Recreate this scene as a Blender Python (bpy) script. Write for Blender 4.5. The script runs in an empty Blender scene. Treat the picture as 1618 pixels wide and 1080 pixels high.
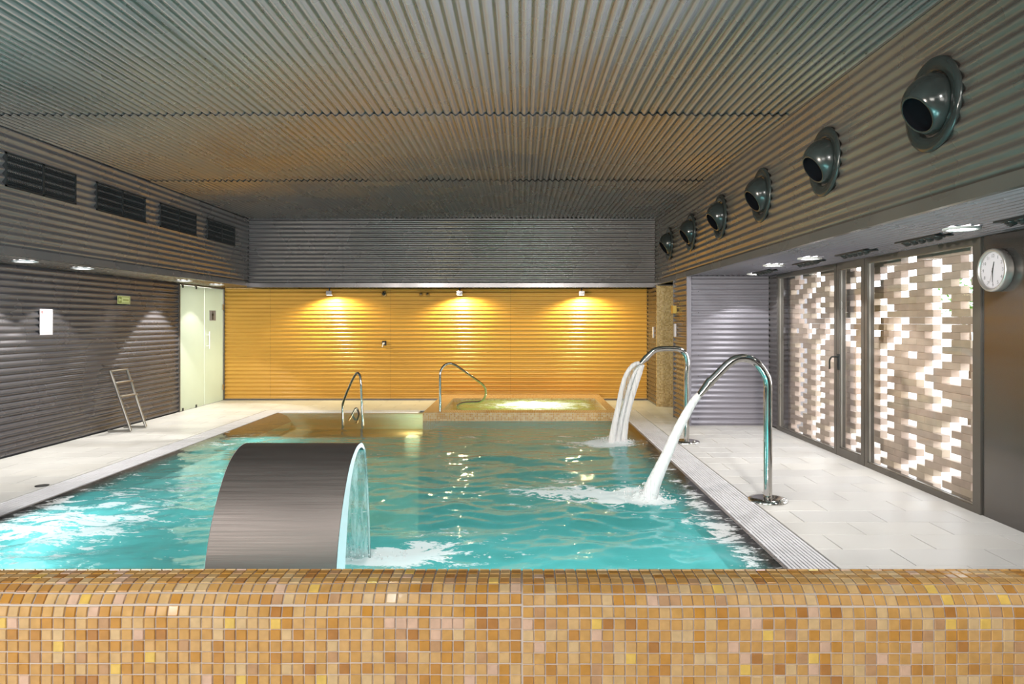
import bpy, math, random
import numpy as np
from mathutils import Vector, Matrix
random.seed(7); rng = np.random.RandomState(11)
PI = math.pi
C = bpy.context.scene.collection
SC = bpy.context.scene
# ------------------------------------------------------------------ camera, world, lights, exposure
F, VX, VY, HC = 1090.0, 824.0, 508.0, 1.45      # focal length (px), vanishing point (px), eye height (m)
cam = bpy.data.objects.new('camera', bpy.data.cameras.new('camera')); C.objects.link(cam)
cam.location = (0, 0, HC); cam.rotation_euler = (PI/2, 0, 0)
cam.data.sensor_width = 36; cam.data.lens = 36*F/1618
cam.data.shift_x = -(VX-809)/1618; cam.data.shift_y = -(540-VY)/1618
cam.data.clip_start = .05; SC.camera = cam
w = bpy.data.worlds.new('world'); SC.world = w; w.use_nodes = True
w.node_tree.nodes['Background'].inputs[0].default_value = (.90, .95, 1, 1)
w.node_tree.nodes['Background'].inputs[1].default_value = 4.5
SC.view_settings.view_transform = 'Standard'; SC.view_settings.look = 'None'
SC.view_settings.exposure = 0.5; SC.view_settings.gamma = 1; SC.view_settings.use_curve_mapping = False
SC.cycles.caustics_reflective = False; SC.cycles.caustics_refractive = False; SC.cycles.sample_clamp_indirect = .7; SC.cycles.max_bounces = 10; SC.cycles.diffuse_bounces = 3; SC.cycles.use_adaptive_sampling = False; SC.cycles.transparent_max_bounces = 16
def light(name, kind, loc, power, color=(1,1,1), aim=None, size=.1, size_y=None, cone=None, blend=.3, parent=None):
    d = bpy.data.lights.new(name, kind); d.energy = power; d.color = color
    if kind == 'AREA':
        d.size = size
        if size_y: d.shape = 'RECTANGLE'; d.size_y = size_y
    elif kind == 'SUN': d.angle = size
    else: d.shadow_soft_size = size
    if cone: d.spot_size = math.radians(cone); d.spot_blend = blend
    o = bpy.data.objects.new(name, d); C.objects.link(o)
    loc = Vector(loc); o.location = loc
    if aim is not None: o.rotation_euler = (Vector(aim)-loc).to_track_quat('-Z', 'Y').to_euler()
    if parent: o.parent = parent; o.location = loc - parent.location
    return o
w.cycles.sampling_method = 'NONE'
# unseen fill lights added behind the camera to brighten walls, ceiling and bricks
light('fill_light_left', 'AREA', (-3.6, -1.8, 2.3), 150, (1, .95, .88), aim=(2.6, 6.5, 1.9), size=2.2, size_y=1.2)
light('fill_light_right', 'AREA', (1.2, -1.6, 2.3), 40, (1, .95, .88), aim=(-1.0, 6, 3.2), size=1.6, size_y=.9)
light('fill_light_middle', 'AREA', (-.6, -.9, 3.1), 10, (1, .97, .93), aim=(-.6, 2.5, .6), size=2.2, size_y=.6)

for k_, (x_, pw_, tx_, co_) in enumerate(((-4.5, 2100, .6, (1, .90, .78)), (2.15, 1500, -3.2, (.88, .94, 1)))):     # unseen fill added beside the camera to brighten the ceiling
    light('ceiling_fill', 'SPOT', (x_, 1.9, 1.95), pw_, co_, aim=(tx_, 6.2, 3.24), size=.16, cone=70, blend=1)
for k_, (x_, tx_) in enumerate(((-3.0, -3.2), (-.8, -1.0), (1.4, .6))):     # unseen fill added above the camera for water, foam and deck
    light('pool_deck_fill', 'SPOT', (x_, .3, 3.1), (380, 420, 680)[k_], (1, .97, .93), aim=(tx_, 6.6, 0), size=.12, cone=74, blend=1)
# ------------------------------------------------------------------ helpers
def at(x, y, Y): return Vector(((x-VX)/F*Y, Y, HC-(y-VY)/F*Y))
class MB:
    def __init__(s): s.v=[]; s.f=[]; s.m=[]; s.s=[]
    def add(s, vs, fs, mi=0, smooth=False):
        b=len(s.v); s.v += [tuple(p) for p in vs]
        for f in fs: s.f.append(tuple(b+i for i in f)); s.m.append(mi); s.s.append(smooth)
        return s
    def box(s, a, b, mi=0):
        x0,y0,z0=[min(a[i],b[i]) for i in range(3)]; x1,y1,z1=[max(a[i],b[i]) for i in range(3)]
        s.add([(x0,y0,z0),(x1,y0,z0),(x1,y1,z0),(x0,y1,z0),(x0,y0,z1),(x1,y0,z1),(x1,y1,z1),(x0,y1,z1)],
              [(0,3,2,1),(4,5,6,7),(0,1,5,4),(1,2,6,5),(2,3,7,6),(3,0,4,7)], mi); return s
    def chamfer(s, c, u, v, n, a, b, h, ch, mi=0):
        """plate with chamfered face: centre c, half sizes a (u) b (v), height h along n"""
        c,u,v,n=[Vector(k) for k in (c,u,v,n)]
        V=[]
        for hh,k in ((0,0),(h-ch,0),(h,ch)):
            for sx,sy in ((-1,-1),(1,-1),(1,1),(-1,1)): V.append(c+u*(sx*(a-k))+v*(sy*(b-k))+n*hh)
        fs=[(8,9,10,11)]
        for r in (0,4):
            for i in range(4): j=(i+1)%4; fs.append((r+i,r+j,r+4+j,r+4+i))
        s.add(V,fs,mi); return s
    def tube(s, pts, r, seg=14, cap=True, mi=0, flat=None):
        pts=[Vector(p) for p in pts]; n=len(pts)
        rs = r if hasattr(r,'__len__') else [r]*n
        T=[(pts[min(i+1,n-1)]-pts[max(i-1,0)]).normalized() for i in range(n)]
        up=Vector((0,0,1)) if abs(T[0].z)<.9 else Vector((0,1,0))
        a=T[0].cross(up).normalized(); V=[]
        for i in range(n):
            a=(a-T[i]*a.dot(T[i])).normalized(); b=T[i].cross(a)
            fa = flat[i] if flat else (1,1)
            for k in range(seg):
                t=2*PI*k/seg; V.append(pts[i]+a*(math.cos(t)*rs[i]*fa[0])+b*(math.sin(t)*rs[i]*fa[1]))
        fs=[]
        for i in range(n-1):
            for k in range(seg):
                k2=(k+1)%seg; fs.append((i*seg+k,i*seg+k2,(i+1)*seg+k2,(i+1)*seg+k))
        s.add(V,fs,mi,True)
        if cap:
            s.add(V[:seg],[tuple(reversed(range(seg)))],mi); s.add(V[-seg:],[tuple(range(seg))],mi)
        return s
    def lathe(s, o, ax, prof, seg=32, mi=0, smooth=True):
        o=Vector(o); ax=Vector(ax).normalized()
        h=Vector((0,0,1)) if abs(ax.z)<.9 else Vector((1,0,0))
        a=ax.cross(h).normalized(); b=ax.cross(a); V=[]
        for r,z in prof:
            for k in range(seg):
                t=2*PI*k/seg; V.append(o+ax*z+a*(r*math.cos(t))+b*(r*math.sin(t)))
        fs=[]
        for i in range(len(prof)-1):
            for k in range(seg):
                k2=(k+1)%seg; fs.append((i*seg+k,(i+1)*seg+k,(i+1)*seg+k2,i*seg+k2))
        s.add(V,fs,mi,smooth)
        return s
    def build(s, name, mat, parent=None, kind=None, org=None):
        me=bpy.data.meshes.new(name)
        off = Vector(org) if org else (Vector(parent['_w']) if parent else Vector((0,0,0)))
        me.from_pydata([(p[0]-off.x,p[1]-off.y,p[2]-off.z) for p in s.v],[],s.f)
        for m in (mat if isinstance(mat,(list,tuple)) else [mat]): me.materials.append(m)
        me.polygons.foreach_set('material_index', s.m); me.polygons.foreach_set('use_smooth', s.s)
        me.update()
        return link(name, me, parent, off, kind)
def link(name, me, parent=None, world=(0,0,0), kind=None):
    o=bpy.data.objects.new(name, me); C.objects.link(o)
    world=Vector(world)
    if parent: o.parent=parent; o.location=world-Vector(parent['_w'])
    else: o.location=world
    o['_w']=tuple(world)
    if kind: o['kind']=kind
    return o
def thing(name, label, cat, loc=(0,0,0), group=None):
    o=link(name, None, None, loc); o['label']=label; o['category']=cat
    if group: o['group']=group
    return o
def tag(o, label, cat, group=None, kind=None):
    o['label']=label; o['category']=cat
    if group: o['group']=group
    if kind: o['kind']=kind
    return o
def spline(pts, n=8):
    P=[Vector(p) for p in pts]; out=[]
    for i in range(len(P)-1):
        p0=P[max(i-1,0)];p1=P[i];p2=P[i+1];p3=P[min(i+2,len(P)-1)]
        for k in range(n):
            t=k/n; out.append(.5*((2*p1)+(p2-p0)*t+(2*p0-5*p1+4*p2-p3)*t*t+(3*p1-p0-3*p2+p3)*t**3))
    out.append(P[-1]); return out
# ------------------------------------------------------------------ materials
def nt(name):
    m=bpy.data.materials.new(name); m.use_nodes=True; t=m.node_tree
    return m,t,t.nodes['Principled BSDF'],t.nodes['Material Output']
def nz(t, scale, detail=2, vec=None, rough=.5, dist=0):
    n=t.nodes.new('ShaderNodeTexNoise'); n.inputs['Scale'].default_value=scale; n.inputs['Detail'].default_value=detail
    n.inputs['Roughness'].default_value=rough; n.inputs['Distortion'].default_value=dist
    if vec: t.links.new(vec,n.inputs['Vector'])
    return n
def coords(t, sc=(1,1,1)):
    g=t.nodes.new('ShaderNodeNewGeometry'); mp=t.nodes.new('ShaderNodeMapping'); mp.inputs['Scale'].default_value=sc
    t.links.new(g.outputs['Position'],mp.inputs['Vector']); return mp.outputs[0]
def ramp(t, src, stops):
    r=t.nodes.new('ShaderNodeValToRGB'); e=r.color_ramp.elements
    while len(e)<len(stops): e.new(.5)
    for k,(p,c) in enumerate(stops): e[k].position=p; e[k].color=(*c,1) if len(c)==3 else c
    t.links.new(src,r.inputs[0]); return r
def mrange(t, src, a,b,c,d):
    r=t.nodes.new('ShaderNodeMapRange'); t.links.new(src,r.inputs[0])
    for i,v in enumerate((a,b,c,d)): r.inputs[i+1].default_value=v
    return r.outputs[0]
def mat(name, col, rough=.5, metal=0, var=.12, scale=3, sc=(1,1,1), bump=0, bscale=80, rvar=.08, coat=0, emit=0, ecol=None, spec=None):
    m,t,p,out=nt(name)
    v=coords(t,sc); n=nz(t,scale,3,v)
    a=[c*(1-var) for c in col]; b=[min(1,c*(1+var)) for c in col]
    t.links.new(ramp(t,n.outputs[0],[(.3,a),(.7,b)]).outputs[0],p.inputs['Base Color'])
    t.links.new(mrange(t,n.outputs[0],.3,.7,max(.02,rough-rvar),rough+rvar),p.inputs['Roughness'])
    p.inputs['Metallic'].default_value=metal
    if coat: p.inputs['Coat Weight'].default_value=coat; p.inputs['Coat Roughness'].default_value=.08
    if spec is not None: p.inputs['Specular IOR Level'].default_value=spec
    if bump:
        bn=nz(t,bscale,2,v); bp=t.nodes.new('ShaderNodeBump'); bp.inputs['Strength'].default_value=bump
        bp.inputs['Distance'].default_value=.002
        t.links.new(bn.outputs[0],bp.inputs['Height']); t.links.new(bp.outputs[0],p.inputs['Normal'])
    if emit: p.inputs['Emission Color'].default_value=(*(ecol or col),1); p.inputs['Emission Strength'].default_value=emit
    return m
M={}
M['metal']=mat('charcoal_painted_metal',(.21,.197,.197),.27,.6,.05,1.5)
M['metal_r']=mat('charcoal_painted_metal_warm',(.155,.138,.122),.27,.6,.05,1.5)
M['lilac']=mat('grey_lilac_lit_metal',(.27,.26,.30),.38,.3,.04,1.5)  # front face of the right pier: its lit tone is put into the colour
M['metal_left']=mat('dark_blue_grey_painted_metal',(.125,.12,.13),.25,.5,.05,1.5)
M['soffit']=mat('grey_lilac_soffit_metal',(.32,.31,.345),.24,.65,.04,1.5)
M['trim']=mat('charcoal_flashing',(.15,.14,.14),.35,.5,.05,3)
M['yellow']=mat('ochre_painted_metal',(.66,.36,.07),.36,.12,.04,1.5)
M['frame']=mat('bronze_grey_aluminium',(.13,.12,.108),.38,.5,.05,4)
M['panel']=mat('bronze_grey_sheet',(.17,.16,.155),.22,.85,.06,2,sc=(1,.2,3))
M['screw']=mat('dark_screw',(.03,.03,.03),.4,.5)
M['black']=mat('black_plastic',(.018,.021,.020),.2,0,.1,5,spec=.35)
M['vblack']=mat('black_void',(.004,.004,.005),.8,0,spec=0)
M['grille']=mat('black_grille',(.02,.022,.023),.45,.2)
M['chrome']=mat('polished_steel',(.72,.70,.67),.09,1,.03,4,rvar=.03)
M['steel']=mat('brushed_dark_steel',(.085,.073,.068),.42,.85,.07,5,sc=(.3,30,30),bump=.1,bscale=12)
M['edge']=mat('pale_steel_and_lit_panel',(.88,.84,.88),.5,.0,.03,4)  # on the arch side panels, the daylight they catch is put into the pale colour
M['alu']=mat('dull_aluminium',(.42,.40,.36),.35,.85)
M['tile']=[mat('floor_tile_pale',(.70,.685,.66),.36,0,.05,2,bump=.15,bscale=120),
           mat('floor_tile_grey',(.67,.655,.635),.38,0,.05,2,bump=.15,bscale=120),
           mat('floor_tile_warm',(.72,.70,.665),.36,0,.05,2,bump=.15,bscale=120)]
M['grout']=mat('grey_grout',(.16,.155,.15),.8)
M['grate']=mat('white_grating_plastic',(.80,.79,.82),.45,0,.04,6)
M['channel']=mat('gutter_channel',(.14,.14,.15),.6)
M['lip']=mat('grey_brown_pool_edge_mosaic',(.20,.175,.165),.4,0,.5,38)
M['pool']=mat('pale_aqua_pool_tile',(.50,.86,.86),.4,0,.05,3)
M['dark']=mat('dark_concrete',(.06,.06,.06),.8)
M['wallpl']=mat('corridor_plaster',(.75,.75,.68),.7)
M['white']=mat('white_lamp_rim',(.8,.8,.8),.4)
M['lampglow']=mat('lit_lamp_lens',(1,1,1),.4,emit=9,ecol=(1,.98,.94))
M['floodglow']=mat('lit_flood_lens',(1,.9,.6),.4,emit=10,ecol=(1,.8,.4))
M['paper']=mat('paper_white',(.62,.58,.60),.7,0,.02)
M['ink']=mat('ink_grey',(.30,.28,.30),.8); M['red']=mat('ink_red',(.4,.05,.04),.8)
M['lum']=mat('photoluminescent_sign',(.70,.74,.33),.5); M['lumdark']=mat('sign_olive_print',(.30,.34,.08),.6)
M['clockface']=mat('clock_face_white',(.74,.70,.76),.5,0,.01); M['clockrim']=mat('clock_rim_silver',(.62,.60,.58),.3,.7)
M['outside']=mat('outdoor_pale_paving',(.55,.52,.48),.8)
M['leaf']=mat('shrub_leaf',(.10,.25,.04),.6,0,.4,8)
M['wood']=mat('shrub_bark',(.12,.08,.05),.8)
M['signgrey']=mat('grey_sign_plate',(.42,.40,.41),.6)
M['gold']=mat('golden_reflection_box',(.55,.36,.08),.35,.4)  # control box: the golden reflection on it is put into the colour
def mosaic(name, cols, pitch, grout, rough=.25):
    m,t,p,out=nt(name); g=t.nodes.new('ShaderNodeNewGeometry')
    def mth(op,a,b=None):
        n=t.nodes.new('ShaderNodeVectorMath'); n.operation=op
        if hasattr(a,'links') or not isinstance(a,(tuple,list)): t.links.new(a,n.inputs[0])
        if b is not None: n.inputs[1].default_value=b
        return n.outputs[0]
    sc=mth('SCALE',g.outputs['Position']); sc.node.inputs['Scale'].default_value=1/pitch
    off=mth('ADD',sc,(.013,.017,.011)); fl=mth('FLOOR',off); fr=mth('FRACTION',off)
    wn=t.nodes.new('ShaderNodeTexWhiteNoise'); t.links.new(fl,wn.inputs['Vector'])
    r=ramp(t,wn.outputs['Value'],[(i/(len(cols)),c) for i,c in enumerate(cols)]); r.color_ramp.interpolation='CONSTANT'
    # distance to joints, ignoring the axis along the normal
    ab=mth('SUBTRACT',fr,(.5,.5,.5)); ab=mth('ABSOLUTE',ab)
    na=mth('ABSOLUTE',g.outputs['Normal'])
    om=t.nodes.new('ShaderNodeVectorMath'); om.operation='SUBTRACT'; om.inputs[0].default_value=(1,1,1); t.links.new(na,om.inputs[1])
    mu=t.nodes.new('ShaderNodeVectorMath'); mu.operation='MULTIPLY'; t.links.new(ab,mu.inputs[0]); t.links.new(om.outputs[0],mu.inputs[1])
    sx=t.nodes.new('ShaderNodeSeparateXYZ'); t.links.new(mu.outputs[0],sx.inputs[0])
    mx=t.nodes.new('ShaderNodeMath'); mx.operation='MAXIMUM'; t.links.new(sx.outputs[0],mx.inputs[0]); t.links.new(sx.outputs[1],mx.inputs[1])
    m2=t.nodes.new('ShaderNodeMath'); m2.operation='MAXIMUM'; t.links.new(mx.outputs[0],m2.inputs[0]); t.links.new(sx.outputs[2],m2.inputs[1])
    mk=mrange(t,m2.outputs[0],.42,.46,0,1)
    mix=t.nodes.new('ShaderNodeMix'); mix.data_type='RGBA'; t.links.new(mk,mix.inputs[0]); t.links.new(r.outputs[0],mix.inputs[6]); mix.inputs[7].default_value=(*grout,1)
    t.links.new(mix.outputs[2],p.inputs['Base Color']); t.links.new(mrange(t,mk,0,1,rough,.7),p.inputs['Roughness'])
    return m
AMB=[tuple(v*.88 for v in q) for q in [(.62,.35,.11),(.68,.42,.17),(.55,.27,.065),(.70,.47,.22),(.48,.22,.06),(.64,.37,.12),(.72,.52,.28),(.60,.30,.06),(.56,.33,.17),(.66,.39,.13)]]
M['mos_gold']=mosaic('golden_mosaic',[(.52,.36,.15),(.62,.45,.20),(.40,.26,.09),(.58,.42,.22),(.45,.31,.12)],.0215,(.45,.36,.22))
M['mos_jac']=mosaic('amber_mosaic',[AMB[k] for k in (0,1,2,3,5,7)],.0255,(.50,.43,.36))
M['mos_bench']=mosaic('pale_amber_mosaic',[(.80,.62,.28),(.85,.68,.36),(.74,.55,.22),(.88,.72,.42)],.0255,(.70,.62,.45))
M['mgrout']=mat('parapet_grout',(.60,.54,.50),.75,0,.1,8)
M['amber']=[]
for i,c in enumerate(AMB):
    m=mat('amber_glass_tile_%d'%i,c,.16,0,.10,45,rvar=.05,coat=.4); M['amber'].append(m)
for nm,c,th in (('tile_pearl',(.66,.46,.33),350),('tile_pearl_gold',(.74,.50,.12),420)):
    m=mat(nm,c,.14,0,.12,40,rvar=.04,coat=.4); p=m.node_tree.nodes['Principled BSDF']
    p.inputs['Thin Film Thickness'].default_value=th; p.inputs['Thin Film IOR'].default_value=1.6; M['amber'].append(m)
def brickmat(name,c):
    return mat(name,c,.85,0,.10,9,bump=.3,bscale=60)
M['brick']=[brickmat('fired_brick_%d'%i,c) for i,c in enumerate([(.49,.39,.32),(.53,.43,.355),(.45,.36,.295),(.51,.42,.325),(.47,.37,.31)])]
def pane(name, tint=(.985,.985,.985), ior=1.5):
    m,t,p,out=nt(name); t.nodes.remove(p)
    g=t.nodes.new('ShaderNodeBsdfGlossy'); g.inputs['Roughness'].default_value=.01
    tr=t.nodes.new('ShaderNodeBsdfTransparent'); tr.inputs[0].default_value=(*tint,1)
    lw=t.nodes.new('ShaderNodeLayerWeight'); lw.inputs[0].default_value=.5; pw=t.nodes.new('ShaderNodeMath'); pw.operation='POWER'; t.links.new(lw.outputs['Facing'],pw.inputs[0]); pw.inputs[1].default_value=5
    f=t.nodes.new('ShaderNodeMath'); f.operation='MULTIPLY_ADD'; t.links.new(pw.outputs[0],f.inputs[0]); f.inputs[1].default_value=.96; f.inputs[2].default_value=.035
    n=nz(t,1.5,1,coords(t)); b=t.nodes.new('ShaderNodeBump'); b.inputs['Strength'].default_value=.05; b.inputs['Distance'].default_value=.01
    t.links.new(n.outputs[0],b.inputs['Height']); t.links.new(b.outputs[0],g.inputs['Normal'])
    mx=t.nodes.new('ShaderNodeMixShader'); t.links.new(f.outputs[0],mx.inputs[0]); t.links.new(tr.outputs[0],mx.inputs[1]); t.links.new(g.outputs[0],mx.inputs[2])
    t.links.new(mx.outputs[0],out.inputs[0]); return m
M['glass']=pane('clear_glass')
def frosted():
    m,t,p,out=nt('frosted_green_glass'); 
    n=nz(t,2,2,coords(t)); c=ramp(t,n.outputs[0],[(.3,(.80,.85,.76)),(.7,(.83,.88,.79))])
    p.inputs['Roughness'].default_value=.22
    t.links.new(c.outputs[0],p.inputs['Base Color'])
    tl=t.nodes.new('ShaderNodeBsdfTranslucent'); t.links.new(c.outputs[0],tl.inputs[0])
    mx=t.nodes.new('ShaderNodeMixShader'); mx.inputs[0].default_value=.5
    t.links.new(p.outputs[0],mx.inputs[1]); t.links.new(tl.outputs[0],mx.inputs[2]); t.links.new(mx.outputs[0],out.inputs[0]); return m
M['frost']=frosted()
def watermat(name, tint, body=(.11,.45,.43), turb=.62, fscale=1.0, foamcol=(.97,.96,.97), bumpd=.006):
    m,t,p,out=nt(name)
    v1=coords(t,(2.2,4.2,1)); v2=coords(t,(9,17,1))
    n1=nz(t,1.6*fscale,3,v1,.55,.4); n2=nz(t,1.6*fscale,3,v2,.5,.3)
    at_=t.nodes.new('ShaderNodeAttribute'); at_.attribute_name='rough'
    s1=t.nodes.new('ShaderNodeMath'); s1.operation='MULTIPLY_ADD'; t.links.new(n2.outputs[0],s1.inputs[0]); s1.inputs[1].default_value=.30; t.links.new(n1.outputs[0],s1.inputs[2])
    b=t.nodes.new('ShaderNodeBump'); b.inputs['Distance'].default_value=bumpd
    hm=t.nodes.new('ShaderNodeMath'); hm.operation='MULTIPLY'; t.links.new(s1.outputs[0],hm.inputs[0]); t.links.new(at_.outputs['Fac'],hm.inputs[1])
    t.links.new(hm.outputs[0],b.inputs['Height']); b.inputs['Strength'].default_value=1
    g=t.nodes.new('ShaderNodeBsdfGlossy'); g.inputs['Roughness'].default_value=.03; t.links.new(b.outputs[0],g.inputs['Normal'])
    tr0=t.nodes.new('ShaderNodeBsdfTransparent'); tm=t.nodes.new('ShaderNodeMix'); tm.data_type='RGBA'; tm.inputs[6].default_value=(.97,.98,.95,1); tm.inputs[7].default_value=(*tint,1); t.links.new(tm.outputs[2],tr0.inputs[0])
    bd=t.nodes.new('ShaderNodeBsdfDiffuse'); bd.inputs[0].default_value=(*body,1); bt=t.nodes.new('ShaderNodeBsdfTranslucent'); bt.inputs[0].default_value=(*[min(1,c*2.4) for c in body],1)
    bm_=t.nodes.new('ShaderNodeMixShader'); bm_.inputs[0].default_value=.55; t.links.new(bd.outputs[0],bm_.inputs[1]); t.links.new(bt.outputs[0],bm_.inputs[2])
    da=t.nodes.new('ShaderNodeAttribute'); da.attribute_name='depth'; dm_=t.nodes.new('ShaderNodeMath'); dm_.operation='MULTIPLY'; t.links.new(da.outputs['Fac'],dm_.inputs[0]); t.links.new(da.outputs['Fac'],tm.inputs[0]); dm_.inputs[1].default_value=turb
    tr=t.nodes.new('ShaderNodeMixShader'); t.links.new(dm_.outputs[0],tr.inputs[0]); t.links.new(tr0.outputs[0],tr.inputs[1]); t.links.new(bm_.outputs[0],tr.inputs[2])
    f=t.nodes.new('ShaderNodeFresnel'); f.inputs[0].default_value=1.6; t.links.new(b.outputs[0],f.inputs[1])
    mx=t.nodes.new('ShaderNodeMixShader'); t.links.new(f.outputs[0],mx.inputs[0]); t.links.new(tr.outputs[0],mx.inputs[1]); t.links.new(g.outputs[0],mx.inputs[2])
    # foam
    fa=t.nodes.new('ShaderNodeAttribute'); fa.attribute_name='foam'
    v3=coords(t,(3.6,9,5)); n3=nz(t,1.0,6,v3,.62,1.1)
    v4=coords(t,(30,45,30)); n4=nz(t,1.0,3,v4,.6,.5)
    q=t.nodes.new('ShaderNodeMath'); q.operation='MULTIPLY_ADD'; t.links.new(n4.outputs[0],q.inputs[0]); q.inputs[1].default_value=.35; t.links.new(n3.outputs[0],q.inputs[2])
    q1=t.nodes.new('ShaderNodeMath'); q1.operation='MULTIPLY_ADD'; t.links.new(q.outputs[0],q1.inputs[0]); q1.inputs[1].default_value=2.2; q1.inputs[2].default_value=-1.485
    q2=t.nodes.new('ShaderNodeMath'); q2.operation='ADD'; t.links.new(q1.outputs[0],q2.inputs[0]); t.links.new(fa.outputs['Fac'],q2.inputs[1])
    mk=mrange(t,q2.outputs[0],.44,.60,0,.95)
    df=t.nodes.new('ShaderNodeBsdfDiffuse'); df.inputs[0].default_value=(*foamcol,1)
    tl=t.nodes.new('ShaderNodeBsdfTranslucent'); tl.inputs[0].default_value=(*foamcol,1)
    dm=t.nodes.new('ShaderNodeMixShader'); dm.inputs[0].default_value=.4; t.links.new(df.outputs[0],dm.inputs[1]); t.links.new(tl.outputs[0],dm.inputs[2])
    m2=t.nodes.new('ShaderNodeMixShader'); t.links.new(mk,m2.inputs[0]); t.links.new(mx.outputs[0],m2.inputs[1]); t.links.new(dm.outputs[0],m2.inputs[2])
    t.links.new(m2.outputs[0],out.inputs[0]); t.nodes.remove(p); return m
M['water']=watermat('pool_water',(.60,.90,.90))
M['jwater']=watermat('spa_water',(.78,.93,.72),(.36,.52,.16),.75,1.6)
def streammat(name, white, sc=(70,70,4), lo=.35, hi=.65, mn=.25, mxv=.95):
    m,t,p,out=nt(name); n=nz(t,1,4,coords(t,sc),.6,.3); t.nodes.remove(p)
    mk=mrange(t,n.outputs[0],lo,hi,mn,mxv)
    df=t.nodes.new('ShaderNodeBsdfDiffuse'); df.inputs[0].default_value=(*white,1)
    tl=t.nodes.new('ShaderNodeBsdfTranslucent'); tl.inputs[0].default_value=(*white,1)
    dm=t.nodes.new('ShaderNodeMixShader'); dm.inputs[0].default_value=.5; t.links.new(df.outputs[0],dm.inputs[1]); t.links.new(tl.outputs[0],dm.inputs[2])
    g=t.nodes.new('ShaderNodeBsdfGlossy'); g.inputs['Roughness'].default_value=.08
    tr=t.nodes.new('ShaderNodeBsdfTransparent'); tr.inputs[0].default_value=(.93,.97,.97,1)
    f=t.nodes.new('ShaderNodeFresnel'); f.inputs[0].default_value=1.33
    a=t.nodes.new('ShaderNodeMixShader'); t.links.new(f.outputs[0],a.inputs[0]); t.links.new(tr.outputs[0],a.inputs[1]); t.links.new(g.outputs[0],a.inputs[2])
    b=t.nodes.new('ShaderNodeMixShader'); t.links.new(mk,b.inputs[0]); t.links.new(a.outputs[0],b.inputs[1]); t.links.new(dm.outputs[0],b.inputs[2])
    t.links.new(b.outputs[0],out.inputs[0]); return m
M['jet']=streammat('white_water_jet',(.96,.94,.95),(55,55,3),.3,.6,.6,.98)
M['film']=streammat('thin_water_film',(.86,.88,.89),(60,60,3),.4,.7,.05,.6)
M['curtain']=streammat('falling_water_sheet',(.80,.93,.92),(40,40,2.5),.40,.72,.10,.65)

for k_ in ('lampglow','floodglow'): M[k_].cycles.emission_sampling='NONE'
# ------------------------------------------------------------------ setting: shell
ZC=3.24; XL=-5.5; XLU=-4.73; XR=2.32; XRW=3.46; YB=12.75; YU=11.97; ZS=2.07; Y0=-3.5; ZSR=2.085
def slab(name,a,b,m='dark',parent=None): return MB().box(a,b).build(name,M[m],parent,'structure' if not parent else None)
floor=slab('floor',(XL-.25,Y0,-.30),(XRW+.02,1.52,-.010),'grout')
for a,b in (((XL-.25,1.52,-.3),(-4.18,YB,-.010)),((1.875,1.52,-.3),(XRW+.02,YB,-.010)),((-4.18,11.30,-.3),(-1.45,YB,-.010)),((1.42,11.02,-.3),(1.875,YB,-.010))):
    slab('screed',a,b,'grout',floor)
ceiling=slab('ceiling',(XLU-.3,Y0,ZC+.03),(XR+.3,YB+.1,ZC+.16))
wall_left=slab('wall_left',(XL-.25,Y0,-.1),(XL-.03,11.05,ZS+.02))
wall_left_upper=slab('wall_left_upper',(XLU-.20,Y0,ZS+.03),(XLU-.03,YB,ZC+.03))
soffit_left=slab('soffit_left',(XL-.25,Y0,ZS+.03),(XLU-.2,YB,ZS+.12))
wall_back=slab('wall_back',(XL-.25,YB+.03,-.1),(XR+1.2,YB+.2,ZS+.1))
wall_back_upper=slab('wall_back_upper',(XLU-.2,YU+.03,ZS+.03),(XR+.2,YU+.18,ZC+.03))
soffit_back=slab('soffit_back',(XLU-.2,YU+.18,ZS+.03),(XR+1.2,YB+.1,ZS+.12))
wall_right_upper=slab('wall_right_upper',(XR+.03,Y0,ZSR+.03),(XR+.2,YB,ZC+.03))
soffit_right=slab('soffit_right',(XR+.2,Y0,ZSR+.03),(XRW+.5,YB,ZSR+.12))
wall_right=slab('wall_right',(XR+.03,9.67,-.1),(XRW+.3,10.47,ZSR+.02))
wall_niche=slab('wall_niche',(XR+.03,11.83,-.1),(XR+1.3,YB+.05,ZSR+.02))
wall_niche_side=slab('wall_niche_side',(XR+1.2,10.47,-.1),(XR+1.3,11.83,ZSR+.02))
wall_front=slab('wall_front',(XL-.25,Y0-.15,-.1),(XRW+.3,Y0,ZC+.1))
SHEETS=0
def corr(o,u,v,n,L,W,m,parent,phase=0.,amp=.012,pitch=.0738,seg=8,lift=0.,holes=None):
    """one corrugated steel sheet: ridges run along u, waves advance along v, n points into the room"""
    o,u,v,n=[Vector(k) for k in (o,u,v,n)]; K=max(8,int(round(W/pitch*seg)))
    A=[];B=[]
    for j in range(K+1):
        s=W*j/K; h=amp*math.cos(2*PI*s/pitch+phase)
        for q in (0,L):
            l=lift if q==0 else 0
            A.append(o+u*q+v*s+n*(h+l)); B.append(o+u*q+v*s+n*(h+l-.0012))
    mb=MB(); flip=u.cross(v).dot(n)<0
    fs=[(2*j,2*j+1,2*j+3,2*j+2) for j in range(K)]
    if flip: fs=[tuple(reversed(f)) for f in fs]
    mb.add(A,fs,0,True); mb.add(B,[tuple(reversed(f)) for f in fs],0,True)
    E=A+B; N=len(A)
    mb.add(E,[(2*j,2*j+2,N+2*j+2,N+2*j) for j in range(K)]+[(2*j+3,2*j+1,N+2*j+1,N+2*j+3) for j in range(K)]+[(0,1,N+1,N),(2*K,2*K+1,N+2*K+1,N+2*K)],0,False)
    return mb.build('corrugated_sheet',M[m],parent)
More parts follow.
